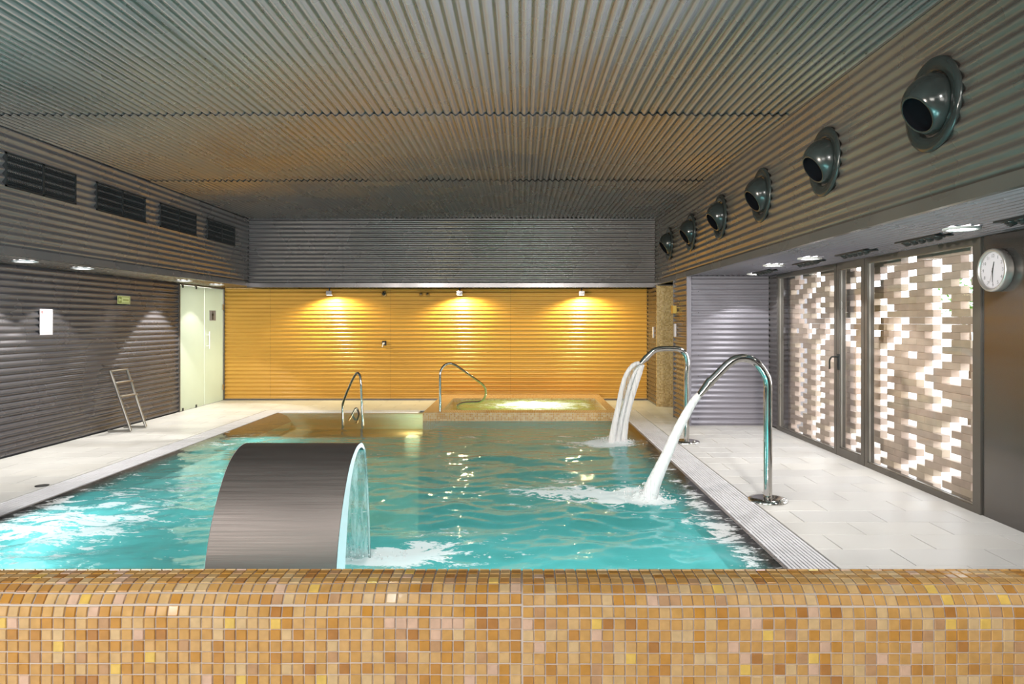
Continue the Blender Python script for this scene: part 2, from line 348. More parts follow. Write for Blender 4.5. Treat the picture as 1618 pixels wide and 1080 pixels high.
def hexdot(mb,p,n,r=.005,h=.004): mb.lathe(p,n,[(r,0),(r,h*.6),(r*.5,h),(0.0005,h)],6,smooth=False)
# ceiling sheets: ridges run along Y, end laps step down a little at the near end
WS=.0738*12
xs=[-.34+WS*k for k in range(-6,5)]; xs=[XLU]+[x for x in xs if XLU+.05<x<XR-.05]+[XR]
ys=[Y0,-2.37,.41,3.19,5.97,8.75,YU]
for i in range(len(xs)-1):
    for j in range(len(ys)-1):
        ph=2*PI*(xs[i]-xs[1])/.0738
        corr((xs[i]-.005,ys[j]-.03,ZC-.003*(i%2)),(0,1,0),(1,0,0),(0,0,-1),ys[j+1]-ys[j]+.03,xs[i+1]-xs[i]+.012,'metal',ceiling,phase=ph,lift=.011)
mb=MB()
for yy in (1.8,4.58,7.36,10.1):
    x=-4.65
    while x<XR: hexdot(mb,(x,yy,ZC-.011),(0,0,-1)); x+=.1476
for yy in (2.5,5.3,8.05,6.85,9.6):
    for x in xs[1:-1]: hexdot(mb,(x,yy,ZC-.011),(0,0,-1))
mb.build('screws',M['screw'],ceiling,'stuff')
FL=.07
def wallsheets(x,cuts,z0,z1,m,parent,nx):
    for a,b in zip(cuts[:-1],cuts[1:]):
        corr((x-nx*.0,a,z0),(0,1,0),(0,0,1),(nx,0,0),b-a-.002,z1-z0,m,parent,phase=PI,lift=.0015)
def screwsY(x,nx,ylist,z0,z1,parent,step=.0738*2):
    mb=MB()
    for y in ylist:
        z=z0+.0738*.5
        while z<z1: hexdot(mb,(x+nx*.009,y,z),(nx,0,0)); z+=step
    mb.build('screws',M['screw'],parent,'stuff')
wallsheets(XLU,[Y0,.3,3.1,5.97,8.77,YU],ZS+FL,ZC,'metal',wall_left_upper,1)
screwsY(XLU,1,[4.4,6.0,7.4,8.75,10.2],ZS+FL,ZC,wall_left_upper)
wallsheets(XR,[Y0,.3,3.09,5.88,8.67,YU],ZSR+FL,ZC,'metal_r',wall_right_upper,-1)
screwsY(XR,-1,[4.5,5.9,7.3,8.7,10.1],ZSR+FL,ZC,wall_right_upper)
wallsheets(XL,[Y0,.0,2.9,5.8,8.3,11.08],0.0,ZS,'metal_left',wall_left,1)
screwsY(XL,1,[5.8,6.9,8.15,8.4,9.7],0.05,ZS,wall_left)
def wallsheetsX(y,cuts,z0,z1,m,parent):
    for a,b in zip(cuts[:-1],cuts[1:]):
        corr((a,y,z0),(1,0,0),(0,0,1),(0,-1,0),b-a-.002,z1-z0,m,parent,phase=PI)
wallsheetsX(YU,[XLU,-3.1,-.26,XR],ZS+FL-.02,ZC-.01,'metal',wall_back_upper)
wallsheetsX(YB,[XL,-4.64,-2.42,-.20,XR],.015,ZS,'yellow',wall_back)
mb=MB()
for x in (-4.64,-3.5,-2.42,-1.3,-.2,1.0):
    z=.1
    while z<ZS: hexdot(mb,(x,YB-.009,z),(0,-1,0),.004); z+=.1476
mb.build('screws',M['screw'],wall_back,'stuff')
# right lower pier and its front face
wallsheets(XR,[9.65,10.50],0,ZSR,'metal_r',wall_right,-1)
wallsheets(XR,[11.80,YB],0,ZSR,'metal_r',wall_niche,-1)
wallsheetsX(9.64,[XR+.05,XRW],.0,ZSR,'lilac',wall_right)
mb=MB()
for z in [.1+.295*k for k in range(7)]: hexdot(mb,(2.47,9.631,z),(0,-1,0))
mb.build('screws',M['screw'],wall_right,'stuff')
corr((XRW,9.30,0),(0,1,0),(0,0,1),(-1,0,0),.34,ZSR,'trim',wall_right,phase=PI)
MB().box((XR-.012,9.625,0),(XR+.05,9.66,ZSR)).build('corner_trim',M['lilac'],wall_right)
MB().box((XR-.012,10.49,0),(XR+.03,10.51,ZSR)).build('corner_trim',M['trim'],wall_right)
# mosaic return wall of the niche
MB().box((XR-.01,11.79,0),(XR+1.2,11.825,ZSR-.01)).build('mosaic_facing',M['mos_gold'],wall_niche)
MB().box((XR+.0,11.785,ZSR-.02),(XR+1.2,11.83,ZSR)).build('top_trim',M['trim'],wall_niche)
# soffits: ridges run along Y
corr((XL,Y0,ZS+.01),(0,1,0),(1,0,0),(0,0,-1),YB-Y0,XLU-XL,'metal',soffit_left,pitch=.0738)
corr((XLU,YU,ZS+.01),(0,1,0),(1,0,0),(0,0,-1),YB-YU,XR-XLU,'metal',soffit_back,pitch=.0738)
corr((XR,Y0,ZSR+.01),(0,1,0),(1,0,0),(0,0,-1),9.64-Y0,XRW-XR,'soffit',soffit_right,pitch=.0738)
# flat flashings
MB().box((XLU-.03,Y0,ZS-.005),(XLU+.012,YU,ZS+FL)).build('trim_1',M['metal'],None,'structure')
MB().box((XR-.012,Y0,ZSR-.004),(XR+.03,9.66,ZSR+FL)).build('trim_2',M['metal_r'],None,'structure')
MB().box((XR-.012,9.66,ZSR-.004),(XR+.03,YU,ZSR+FL)).build('trim_3',M['metal_r'],None,'structure')
MB().box((XLU-.03,YU-.012,ZS-.025),(XR,YU+.03,ZS+FL-.02)).build('trim_4',M['metal'],None,'structure')
MB().box((XLU,YU-.02,ZC-.024),(XR,YU,ZC-.006)).build('trim_5',M['metal'],None,'structure')
MB().box((XL,YB-.022,.0),(-1.5,YB-.010,.028)).box((1.45,YB-.022,.0),(XR,YB-.010,.028)).build('baseboard_back',M['trim'],None,'structure')
MB().box((XR-.018,Y0,ZC-.03),(XR-.009,YU,ZC-.006)).build('trim_6',M['metal_r'],None,'structure')
# ------------------------------------------------------------------ floor tiles
TW,TD,TG=.60,.2965,.006
full=None
def tilemesh(a,b):
    mb=MB(); mb.chamfer((0,0,-.010),(1,0,0),(0,1,0),(0,0,1),a/2-TG/2,b/2-TG/2,.010,.0012)
    me=bpy.data.meshes.new('floor_tile'); me.from_pydata([tuple(p) for p in mb.v],[],mb.f); me.materials.append(M['tile'][0]); return me
tcache={}
far=MB(); nt_=0
def deck(x0,x1,y0,y1):
    global nt_
    k0=math.floor((y0-4.70)/TD)-1
    for k in range(k0,k0+60):
        ya=max(y0,4.70+k*TD); yb=min(y1,4.70+(k+1)*TD)
        if yb-ya<.02: continue
        ox=2.35 if k%2==0 else 2.05
        i0=math.floor((x0-ox)/TW)
        for i in range(i0,i0+20):
            xa=max(x0,ox+i*TW); xb=min(x1,ox+(i+1)*TW)
            if xb-xa<.02: continue
            cx,cy=(xa+xb)/2,(ya+yb)/2; c=random.randrange(3)
            px=VX+cx/max(cy,.1)*F
            if 3.9<cy<8.3 and -150<px<1760 and cy>1:
                key=(round(xb-xa,3),round(yb-ya,3),c)
                if key not in tcache:
                    me=tilemesh(xb-xa,yb-ya); me.materials[0]=M['tile'][c]; tcache[key]=me
                link('floor_tile',tcache[key],floor,(cx,cy,random.uniform(-.0006,.0006))); nt_+=1
            else:
                far.chamfer((cx,cy,-.010),(1,0,0),(0,1,0),(0,0,1),(xb-xa)/2-TG/2,(yb-ya)/2-TG/2,.010,.0012,c)
deck(1.875,XRW,1.76,9.62); deck(1.875,XR+1.2,9.62,YB); deck(-4.18,-1.45,11.30,YB); deck(1.42,1.875,11.30,YB); deck(XL,-4.18,1.76,YB); deck(XL,XRW,Y0,1.50)
far.build('floor_tile',M['tile'],floor,'stuff')
# ------------------------------------------------------------------ pool basin, overflow lip
PX0,PX1,PY0,PY1=-3.885,1.55,1.72,11.02; PZ=-1.25
pool=thing('swimming_pool','heated indoor pool basin with pale aqua tiles and overflow edge','pool',(0,6.4,0))
b=MB()
b.box((PX0,PY0,PZ-.1),(PX1,PY1,PZ)); b.build('basin_floor',M['pool'],pool)
b=MB()
b.box((PX0-.02,PY0,PZ),(PX0+.20,PY1,-.14)).box((PX1-.20,PY0,PZ),(PX1+.02,PY1,-.14)).box((PX0,PY1-.01,PZ),(-1.45,PY1+.1,-.02)).box((1.42,PY1-.01,PZ),(PX1,PY1+.1,-.02)).box((PX0,PY0-.05,PZ),(PX1,PY0+.02,-.02))
b.build('basin_wall',M['pool'],pool)
for s,x in ((1,PX0),(-1,PX1)):
    l=MB(); xs_=[(x,-.008),(x+s*.06,-.02),(x+s*.14,-.05),(x+s*.215,-.14)]
    V=[];fs=[]
    for (xx,zz) in xs_: V+= [(xx,PY0,zz),(xx,PY1,zz)]
    for k in range(3): fs.append((2*k,2*k+1,2*k+3,2*k+2))
    l.add(V,fs,0,True); l.box((x-s*.02,PY0,-.3),(x+s*.001,PY1,-.004))
    l.build('overflow_lip',M['lip'],pool)
MB().box((PX0+.2,8.68,PZ),(-1.3,PY1-.01,-.26)).build('submerged_bench',M['mos_bench'],pool)
# gratings : modules .25 m long
def grating(name,label,x0,x1,y0,y1,along):
    g=thing(name,label,'drain grating',((x0+x1)/2,(y0+y1)/2,0))
    MB().box((x0,y0,-.05),(x1,y1,-.03)).build('channel',M['channel'],g)
    n=12; W=(x1-x0) if along=='y' else (y1-y0); L=.25
    mb=MB(); wl=W-.012; pb=wl/n
    for k in range(n):
        a=-wl/2+pb*k+pb*.17; bq=a+pb*.66
        mb.box((a,-L/2+.002,-.026),(bq,L/2-.002,-.001+.0012*(k%2)))
    for e in (-.085,.085): mb.box((-wl/2,e-.006,-.028),(wl/2,e+.006,-.006))
    for sx in (-1,1):
        for e in (-.112,.112): mb.lathe((sx*(wl/2-.014),e,0),(0,0,1),[(.009,-.01),(.009,.002),(.0005,.003)],8)
    me=bpy.data.meshes.new('grating_module'); me.from_pydata([tuple(p) for p in mb.v],[],mb.f); me.materials.append(M['grate'])
    tot=(y1-y0) if along=='y' else (x1-x0); q=int(tot/L)
    for i in range(q):
        if along=='y': o=link('grating_module',me,g,((x0+x1)/2,y1-L*(i+.5),0))
        else: o=link('grating_module',me,g,(x0+L*(i+.5),(y0+y1)/2,0)); o.rotation_euler=(0,0,PI/2)
    return g
grating('gutter_grating','white slotted gutter grating along the right edge of the pool',1.565,1.872,1.9,11.28,'y')
grating('gutter_grating','white slotted gutter grating along the left edge of the pool',-4.175,-3.90,1.9,11.28,'y')
grating('gutter_grating','white slotted gutter grating along the far edge beside the spa',-3.90,-1.47,11.03,11.28,'x')
# ------------------------------------------------------------------ spa (jacuzzi)
spa=thing('raised_spa','raised whirlpool spa with amber mosaic rim at the far end of the pool','spa',(0,11.4,0))
sx0,sx1,sy0,sy1,sz=-1.45,1.42,10.13,12.70,.114; ix0,ix1,iy0,iy1=-1.19,1.29,10.44,12.05
b=MB(); zb=PZ-.05
b.box((sx0,sy0,zb),(sx1,iy0,sz)).box((sx0,iy1,zb),(sx1,sy1,sz)).box((sx0,iy0,zb),(ix0,iy1,sz)).box((ix1,iy0,zb),(sx1,iy1,sz))
b.build('rim',M['mos_jac'],spa)
MB().box((ix0,iy0,zb),(ix1,iy1,-.45)).build('basin_floor',M['pool'],spa)

# ------------------------------------------------------------------ water surfaces
def vnoise(x,y,seed):
    r=np.random.RandomState(seed).rand(256,256)
    xi=np.floor(x).astype(int);yi=np.floor(y).astype(int);fx=x-xi;fy=y-yi
    fx=fx*fx*(3-2*fx);fy=fy*fy*(3-2*fy)
    g=lambda a,b:r[a%256,b%256]
    return (g(xi,yi)*(1-fx)+g(xi+1,yi)*fx)*(1-fy)+(g(xi,yi+1)*(1-fx)+g(xi+1,yi+1)*fx)*fy-.5
def watersurf(name,xa,ya,foamf,hf,roughf,material,keep,z0):
    X,Y=np.meshgrid(xa,ya); Z=z0+hf(X,Y); nx=len(xa);ny=len(ya)
    V=np.stack([X,Y,Z],-1).reshape(-1,3)
    idx=np.arange(nx*ny).reshape(ny,nx)
    q=np.stack([idx[:-1,:-1],idx[:-1,1:],idx[1:,1:],idx[1:,:-1]],-1).reshape(-1,4)
    cx=(X[:-1,:-1]+X[1:,1:]).ravel()/2; cy=(Y[:-1,:-1]+Y[1:,1:]).ravel()/2
    q=q[keep(cx,cy)]
    me=bpy.data.meshes.new(name); me.from_pydata(V.tolist(),[],q.tolist())
    me.polygons.foreach_set('use_smooth',[True]*len(me.polygons)); me.materials.append(material)
    for nm,f in (('foam',foamf),('rough',roughf),('depth',lambda X,Y:np.clip((np.minimum(X-xa[0],xa[-1]-X)-.05)/.22,0,1)*(1-(.88*np.clip((Y-8.62)/.12,0,1)*np.clip((-1.2-X)/.25,0,1) if name=='pool_water' else 0)))):
        a=me.attributes.new(nm,'FLOAT','POINT'); a.data.foreach_set('value',f(X,Y).ravel().astype(np.float32))
    me.update(); return link(name,me)
def G(X,Y,cx,cy,sx,sy,a=1): return a*np.exp(-((X-cx)/sx)**2-((Y-cy)/sy)**2)
NJ=(1.02,5.68); FJ=(1.16,8.38); CS=(-1.25,4.27)
def foamf(X,Y):
    f=.07+0*X
    f+=G(X,Y,.95,5.68,.26,.20,.95)+G(X,Y,.55,5.85,.55,.30,.50)+G(X,Y,.15,5.85,.40,.28,.30)+G(X,Y,1.15,5.1,.22,.45,.30)
    f+=G(X,Y,1.10,8.30,.24,.27,.95)+G(X,Y,.75,8.25,.50,.32,.45)
    f+=G(X,Y,-1.2,4.28,.55,.12,.85)+G(X,Y,-.80,4.25,.22,.20,.6)+G(X,Y,-.5,4.45,.35,.40,.36)
    f+=G(X,Y,-3.15,5.05,.65,.55,.38)+G(X,Y,-3.3,4.5,.7,.7,.30)+G(X,Y,-3.1,6.0,.7,.6,.25)+G(X,Y,-3.5,8.6,.5,.7,.28)+G(X,Y,.3,6.6,.8,.5,.14)
    f+=G(X,Y,1.40,4.6,.13,1.2,.42)+G(X,Y,1.45,6.3,.08,1.6,.30)+G(X,Y,-3.72,5.4,.12,1.2,.28)
    f-=G(X,Y,.2,10.4,4,1.6,.12)
    f+=vnoise(X*1.3,Y*1.3,3)*.12
    return f
def calm(X,Y):
    c=1/(1+np.exp((Y-8.9+.25*X)*3.0)); c=np.maximum(c,1/(1+np.exp(-(X+.3)*3))*.42)
    return c
waves=[]
for k in range(26):
    lam=rng.uniform(.14,.85); th=rng.normal(PI/2,.75); waves.append((lam,math.cos(th),math.sin(th),rng.uniform(0,2*PI),(.0036*lam**.9)))
def hf(X,Y):
    h=0*X; wx=X+.12*vnoise(X*2,Y*2,21); wy=Y+.12*vnoise(X*2+40,Y*2,22)
    for lam,a,b_,p,am in waves: h+=am*np.sin(2*PI/lam*(wx*a+wy*b_)+p)
    e=.5+.9*np.clip(vnoise(X*.9,Y*.9,5)+.5,0,1)
    h=h*(.06+.94*calm(X,Y))*e*np.interp(Y,[3,6,8.5,10],[1.6,1.1,.75,.4])
    r=np.hypot(X-NJ[0],Y-NJ[1]); h+=.035*np.exp(-(r/.16)**2)*(1+1.2*vnoise(X*22,Y*22,8))+.012*np.sin(r*30)*np.exp(-r*1.7)
    r=np.hypot(X-FJ[0],Y-FJ[1]); h+=.035*np.exp(-(r/.16)**2)*(1+1.2*vnoise(X*22,Y*22,9))+.006*np.sin(r*26)*np.exp(-r*2.2)
    h+=.03*G(X,Y,CS[0],CS[1],.38,.09)*(1+vnoise(X*25,Y*25,10))
    h+=G(X,Y,-3.15,5.05,.45,.45,.02)*(1+2*vnoise(X*7,Y*7,12))
    edge=np.minimum(X-PX0,PX1-X); return h*np.clip(edge/.25,.12,1)
ya=[1.72];
while ya[-1]<PY1: ya.append(min(PY1,ya[-1]+max(.012,.0034*ya[-1])))
water=watersurf('pool_water',np.linspace(PX0,PX1,420),np.array(ya),foamf,hf,lambda X,Y:.06+.94*calm(X,Y),M['water'],
    lambda x,y:~((x>sx0)&(x<sx1)&(y>sy0)),-.004)
tag(water,'turquoise rippling pool water with patches of white foam','water',kind='stuff')
jw=watersurf('spa_water',np.linspace(ix0,ix1,120),np.linspace(iy0,iy1,90),
    lambda X,Y:.05+G(X,Y,.25,11.2,.75,.6,.85)+vnoise(X*2,Y*2,31)*.2, lambda X,Y:.012*vnoise(X*6,Y*6,33)+.022*G(X,Y,.2,11.2,.7,.5)*(1+vnoise(X*9,Y*9,34)),
    lambda X,Y:1+0*X,M['jwater'],lambda x,y:x>-9,.085)
tag(jw,'bubbling white and green water inside the raised spa','water',kind='stuff')
def ulamp(lbl,x,y,z,n,power,col):
    t=thing('underwater_lamp',lbl,'lamp',(x,y,z),'pool lamps under the water')
    MB().lathe((x,y,z),n,[(.10,-.01),(.10,.02),(.08,.03)],24).build('ring',M['chrome'],t)
    MB().lathe((x,y,z),n,[(.08,.03),(.04,.036),(.001,.038)],24).build('lens',M['lampglow'],t)
    p=Vector((x,y,z))+Vector(n)*.22; light('underwater_light','POINT',p,power,col,size=.12,parent=t)
ulamp('round underwater lamp on left pool wall lighting the bubbling foam',PX0+.2,5.0,-.62,(1,0,0),30,(.75,.97,1))
ulamp('round underwater lamp on the front of the submerged bench behind the arch',-3.2,8.67,-.40,(0,-1,0),10,(.9,1,.95))
ulamp('added unseen underwater lamp on near pool wall under the parapet, right of the first',1.05,PY0+.03,-.75,(0,1,0),190,(.85,1,1))  # hidden lamp added to brighten the middle of the pool
ulamp('added unseen underwater lamp on near pool wall under the parapet, beside the steel arch',-.2,PY0+.03,-.75,(0,1,0),230,(.85,1,1))  # second hidden lamp added to lift the water colour
ulamp('added amber underwater lamp on the spa side above the submerged bench',sx0-.005,10.6,-.13,(-1,0,0),5,(1,.85,.45))  # lamp added to brighten the submerged bench
t=thing('spa_lamp','round lamp under the spa water','lamp',(.2,12.03,-.25))
MB().lathe((.2,12.04,-.25),(0,-1,0),[(.1,-.01),(.1,.02),(.001,.03)],20).build('lens',M['lampglow'],t)
light('spa_light','POINT',(.2,11.3,-.25),40,(.85,1,.85),size=.1,parent=t)
# ------------------------------------------------------------------ foreground parapet with mosaic
PF,PR,PT=1.54,.065,HC-.600; P=.0255
par=thing('mosaic_parapet','curved low wall of glossy amber mosaic tiles across the foreground','parapet',(0,1.6,0))
def prof(s):      # arc length measured from the top of the straight face (positive = over the top) -> (Y,z,normal)
    q=PI/2*PR; flat=.052; rb=.045; qb=PI/2*rb
    if s<0: return PF,PT-PR+s,(0,-1,0)
    if s<q: a=s/PR; return PF+PR*(1-math.cos(a)),PT-PR+PR*math.sin(a),(0,-math.cos(a),math.sin(a))
    s-=q
    if s<flat: return PF+PR+s,PT,(0,0,1)
    s-=flat
    if s<qb: a=s/rb; return PF+PR+flat+rb*math.sin(a),PT-rb+rb*math.cos(a),(0,math.sin(a),math.cos(a))
    return PF+PR+flat+rb,PT-rb-(s-qb),(0,1,0)
S=[-PT+PR]+list(np.linspace(0,PI/2*PR,9))+[PI/2*PR+.052]+[PI/2*PR+.052+PI/2*.045*k/5 for k in range(1,6)]+[PI/2*PR+.052+PI/2*.045+PT]
mb=MB(); V=[]
for s in S:
    y,z,n=prof(s); V+=[(-2.4,y,z),(2.4,y,z)]
mb.add(V,[(2*k,2*k+1,2*k+3,2*k+2) for k in range(len(S)-1)],0,True)
mb.add([V[2*k] for k in range(len(S))],[tuple(range(len(S)))]); mb.add([V[2*k+1] for k in range(len(S))],[tuple(reversed(range(len(S))))])
mb.build('grout_bed',M['mgrout'],par)
tmesh=[]
for k in range(len(M['amber'])):
    m_=MB(); m_.chamfer((0,0,0),(1,0,0),(0,0,1),(0,-1,0),.0114,.0114,.0032,.0014)
    me=bpy.data.meshes.new('mosaic_tile'); me.from_pydata([tuple(p) for p in m_.v],[],m_.f); me.materials.append(M['amber'][k]); tmesh.append(me)
tw=[12,13,7,11,4,13,7,8,4,12,3,2]
stuff=MB(); cnt=0
cand=[]
for r in range(-10,12):
    s=(r+.5)*P+.004
    for c in range(-92,92):
        left=c<0; x=(c+.5)*P+(.0 if left else .0022)+random.uniform(-.0006,.0006)
        ss=s+(.0016 if left else -.001)*1.0+.0009*math.sin(c*.35)+random.uniform(-.0005,.0005)
        if ss>PI/2*PR+.052+PI/2*.045+.06: continue
        y,z,n=prof(ss); n=Vector(n); u=Vector((1,0,0)); vv=Vector((0,-n.z,-n.y)) ; vv=Vector((0,n.z,-n.y))
        k=random.choices(range(12),tw)[0]
        if r==-1 and abs(x-(-.23))<.09 and random.random()<.6: k=10  # lamp glint along this row put in as a cluster of pearl tiles
        tilt=Matrix.Rotation(random.uniform(-.02,.02),3,'X')@Matrix.Rotation(random.uniform(-.02,.02),3,'Z')
        if ss<-.004 and r in (-1,-2,-3,-4) and abs(x)<1.2 and cnt<300 and (VX+x/1.54*F)>-10 and (VX+x/1.54*F)<1625:
            o=link('mosaic_tile',tmesh[k],par,(x,y,z)); o.rotation_euler=tilt.to_euler(); cnt+=1
        else:
            stuff.chamfer((x,y,z),tilt@u,tilt@vv,tilt@n,.0114,.0114 if not (0<ss<.11) else .0109,.0032,.0014,k)
stuff.build('mosaic_tile',M['amber'],par,'stuff')

# ------------------------------------------------------------------ glazing, brick lattice
def ybr(i): return 7.148-.1286*i
OPEN={-1:[-1,3,9],0:[4,12,-16,-12,-4],1:[7,11,1,-15,-11,-7,-3],2:[0,4,8,12,-16,-12,-8,-4],3:[-1,3,7,11,-17,-13,-9,-5],4:[-2,4,10,-14,-8],5:[3,7,11,-15,-11,-7,-3],
6:[0,8,12,-16,-12,-8,-4],7:[1,7,11,-15,-11,-7,-3],8:[0,8,12,-16,-12,-8,-4],9:[-1,3,7,-15,-9,-5],10:[-2,2,8,12,-14,-10,-6],11:[-1,3,7,11,-17,-13,-9,-5],
12:[-2,2,8,12,-14,-10,-6],13:[1,7,-11,-5],14:[0,4,8,12,-16,-12,-4],15:[1,7,11,-15,-11,-7,-3],16:[0,6,10,-16,-12,-8,-4],17:[1,5,9,-15,-11,-3],
18:[0,6,12,-16,-12,-8,-4],19:[1,7,-15,-11,-7,-3],20:[0,4,8,12,-16,-12,-8,-4],21:[1,7,-15,-11,-7,-3],22:[0,10,-16,-12,-8,-4],23:[1,9,-15,-11,-7,-3],
24:[0,4,8,12,-16,-12,-8,-4],25:[1,9,-15,-11,-7,-3],26:[0,4,8,12,-16,-12,-8,-4],27:[1,5,9,-15,-11,-7,-3],28:[6,12,-16,-12,-8,-4],29:[-1,5,9,-13,-9,-5],
30:[0,4,8,12,-16,-12,-8,-4],31:[-1,3,7,-17,-13,-9,-5],32:[0,4,8,12,-16,-12,-8]}
XB=3.65; BD=.075; CR=.0642
lat=thing('brick_lattice','perforated screen of brown bricks with see-through gaps outside the glazing','brick screen',(XB+.04,7.2,0))
bm=[]
for k in range(5):
    m_=MB(); m_.chamfer((0,0,0),(0,-1,0),(0,0,1),(-1,0,0),-.0+.1275,.0316,BD,.0028)
    m_.add([(0,-.1275,-.0316),(0,.1275,-.0316),(0,.1275,.0316),(0,-.1275,.0316)],[(0,3,2,1)])
    me=bpy.data.meshes.new('brick'); me.from_pydata([tuple(p) for p in m_.v],[],m_.f); me.materials.append(M['brick'][k]); bm.append(me)
bl=[]
for r in range(-1,33):
    zc=2.069-CR*(r+.5); par_=r%2; i=-18 if par_==0 else -19
    while i<18:
        if i not in OPEN.get(r,[]): bl.append((ybr(i+1),zc))
        i+=2
vis=sorted(bl,key=lambda q:(q[0]<5.2, q[0]))
st=MB()
for n_,(y,z) in enumerate(vis):
    k=random.randrange(5)
    if n_<300: link('brick',bm[k],lat,(XB+BD+random.uniform(-.0015,.0015),y,z))
    else: st.chamfer((XB+BD,y,z),(0,-1,0),(0,0,1),(-1,0,0),-.0+.1275,.0316,BD,.0028,k).box((XB+BD-.002,y-.122,z-.0295),(XB+BD-.001,y+.122,z+.0295),k)
st.build('brick',M['brick'],lat,'stuff')
MB().box((XB+.005,ybr(18)-.2,2.135),(XB+BD,ybr(-18)+.12,2.20)).box((XB+.005,ybr(18)-.2,-.15),(XB+BD,ybr(-18)+.12,2.069-CR*33)).build('lintel',M['frame'],lat)
MB().box((XRW+.03,9.44,-.1),(XB+.3,9.64,ZSR+.05)).build('wall_reveal',M['metal'],None,'structure')
MB().box((XRW+.02,2,-.2),(30,26,-.03)).build('ground_outside',M['outside'],None,'structure')
MB().box((XRW+.02,Y0,ZSR+.14),(XB+.5,9.8,ZC+.2)).build('wall_right_outer',M['dark'],None,'structure')
# frames
def bar(mb,y0,y1,z0,z1,d0=-.02,d1=.05): mb.box((XRW+d0,y0,z0),(XRW+d1,y1,z1))
GT=2.035
def glazing(name,ya,yb,fr,door=False):
    """ya near, yb far; fr=(near jamb, far jamb, bottom, top)"""
    mb=MB(); bar(mb,ya,ya+fr[0],0,ZSR); bar(mb,yb-fr[1],yb,0,ZSR); bar(mb,ya+fr[0],yb-fr[1],0,fr[2]); bar(mb,ya+fr[0],yb-fr[1],GT-fr[3],ZSR)
    o=mb.build(name,M['frame'],None,'structure')
    g=MB().box((XRW+.012,ya+fr[0]-.005,fr[2]-.005),(XRW+.022,yb-fr[1]+.005,GT-fr[3]+.005)).build('pane',M['glass'],o)
    e=MB(); y0,y1,z0,z1=ya+fr[0],yb-fr[1],fr[2],GT-fr[3]; q=.008
    for a,b in (((y0,z0),(y1,z0+q)),((y0,z1-q),(y1,z1)),((y0,z0),(y0+q,z1)),((y1-q,z0),(y1,z1))): e.box((XRW-.004,a[0],a[1]),(XRW+.012,b[0],b[1]))
    e.build('glazing_bead',M['alu'],o)
    return o
glazing('window_1',7.54,9.30,(.055,.06,.045,.0))
dr=glazing('door_1',6.93,7.53,(.065,.06,.09,.02))
glazing('window_2',5.17,6.92,(.09,.055,.05,.0))
h=MB(); h.box((XRW-.03,7.46,.93),(XRW-.018,7.50,1.10)); h.tube(spline([(XRW-.03,7.48,1.07),(XRW-.075,7.485,1.07),(XRW-.08,7.52,1.065),(XRW-.08,7.565,1.03),(XRW-.08,7.57,.97),(XRW-.08,7.57,.93)],4),.009,8)
h.build('door_handle',M['black'],dr)
pn=MB().box((XRW-.006,1.6,0),(XRW+.05,5.165,ZSR)).build('wall_right_panel',M['panel'],None,'structure')
MB().box((XRW-.006,Y0,0),(XRW+.05,1.595,ZSR)).build('wall_right_panel',M['panel'],None,'structure')
MB().box((XRW+.05,Y0,-.1),(XRW+.17,5.1,ZSR+.05)).build('wall_right_core',M['dark'],None,'structure')
# ------------------------------------------------------------------ frosted glass partition and door (left wall)
wg=MB().box((XL-.03,11.055,0),(XL+.02,11.085,ZS)).box((XL-.03,12.72,0),(XL+.02,12.76,ZS)).box((XL-.03,11.06,ZS-.02),(XL+.02,12.75,ZS)).build('window_3',M['frame'],None,'structure')
MB().box((XL-.012,11.09,.008),(XL,11.955,ZS-.03)).build('pane',M['frost'],wg)
c=MB()
for y in (11.20,11.66):
    c.box((XL-.018,y-.02,.0),(XL+.008,y+.02,.05)).box((XL-.018,y-.02,ZS-.07),(XL+.008,y+.02,ZS-.02))
c.build('glass_clamp',M['grille'],wg)
dg=MB().box((XL-.012,11.985,.008),(XL,12.70,ZS-.03)).build('door_2',M['frost'],None,'structure')
for z in (.25,1.72):
    MB().box((XL-.02,12.66,z-.05),(XL+.014,12.74,z+.05)).build('hinge',M['chrome'],dg)
MB().tube([(XL+.05,12.05,1.28),(XL+.05,12.05,.98)],.012,10).tube([(XL,12.05,1.22),(XL+.05,12.05,1.22)],.008,8).tube([(XL,12.05,1.03),(XL+.05,12.05,1.03)],.008,8).build('door_handle',M['edge'],dg)
s=MB(); s.box((XL+.001,12.15,1.47),(XL+.006,12.40,1.65)); sg=s.build('door_sign',M['signgrey'],dg)
f=MB(); f.lathe((XL+.0065,12.275,1.62),(1,0,0),[(.016,0),(.015,.002),(.001,.002)],12)
f.box((XL+.006,12.255,1.54),(XL+.0085,12.297,1.60)); f.box((XL+.006,12.243,1.555),(XL+.0085,12.252,1.60)); f.box((XL+.006,12.30,1.555),(XL+.0085,12.309,1.60))
f.box((XL+.006,12.257,1.485),(XL+.0085,12.273,1.54)); f.box((XL+.006,12.279,1.485),(XL+.0085,12.295,1.54)); f.build('pictogram',M['screw'],sg)
MB().box((XL-1.6,10.9,-.1),(XL-1.5,12.95,2.4)).box((XL-1.6,10.9,-.1),(XL-.25,11.0,2.4)).box((XL-1.6,12.85,-.1),(XL-.25,12.95,2.4)).box((XL-1.6,10.9,2.3),(XL-.1,12.95,2.4)).box((XL-1.6,10.9,-.1),(XL-.1,12.95,-.01)).build('wall_corridor',M['wallpl'],None,'structure')
light('corridor_lamp','AREA',(XL-.8,11.9,2.25),75,(1,.98,.90),aim=(XL-.8,11.9,0),size=.8)

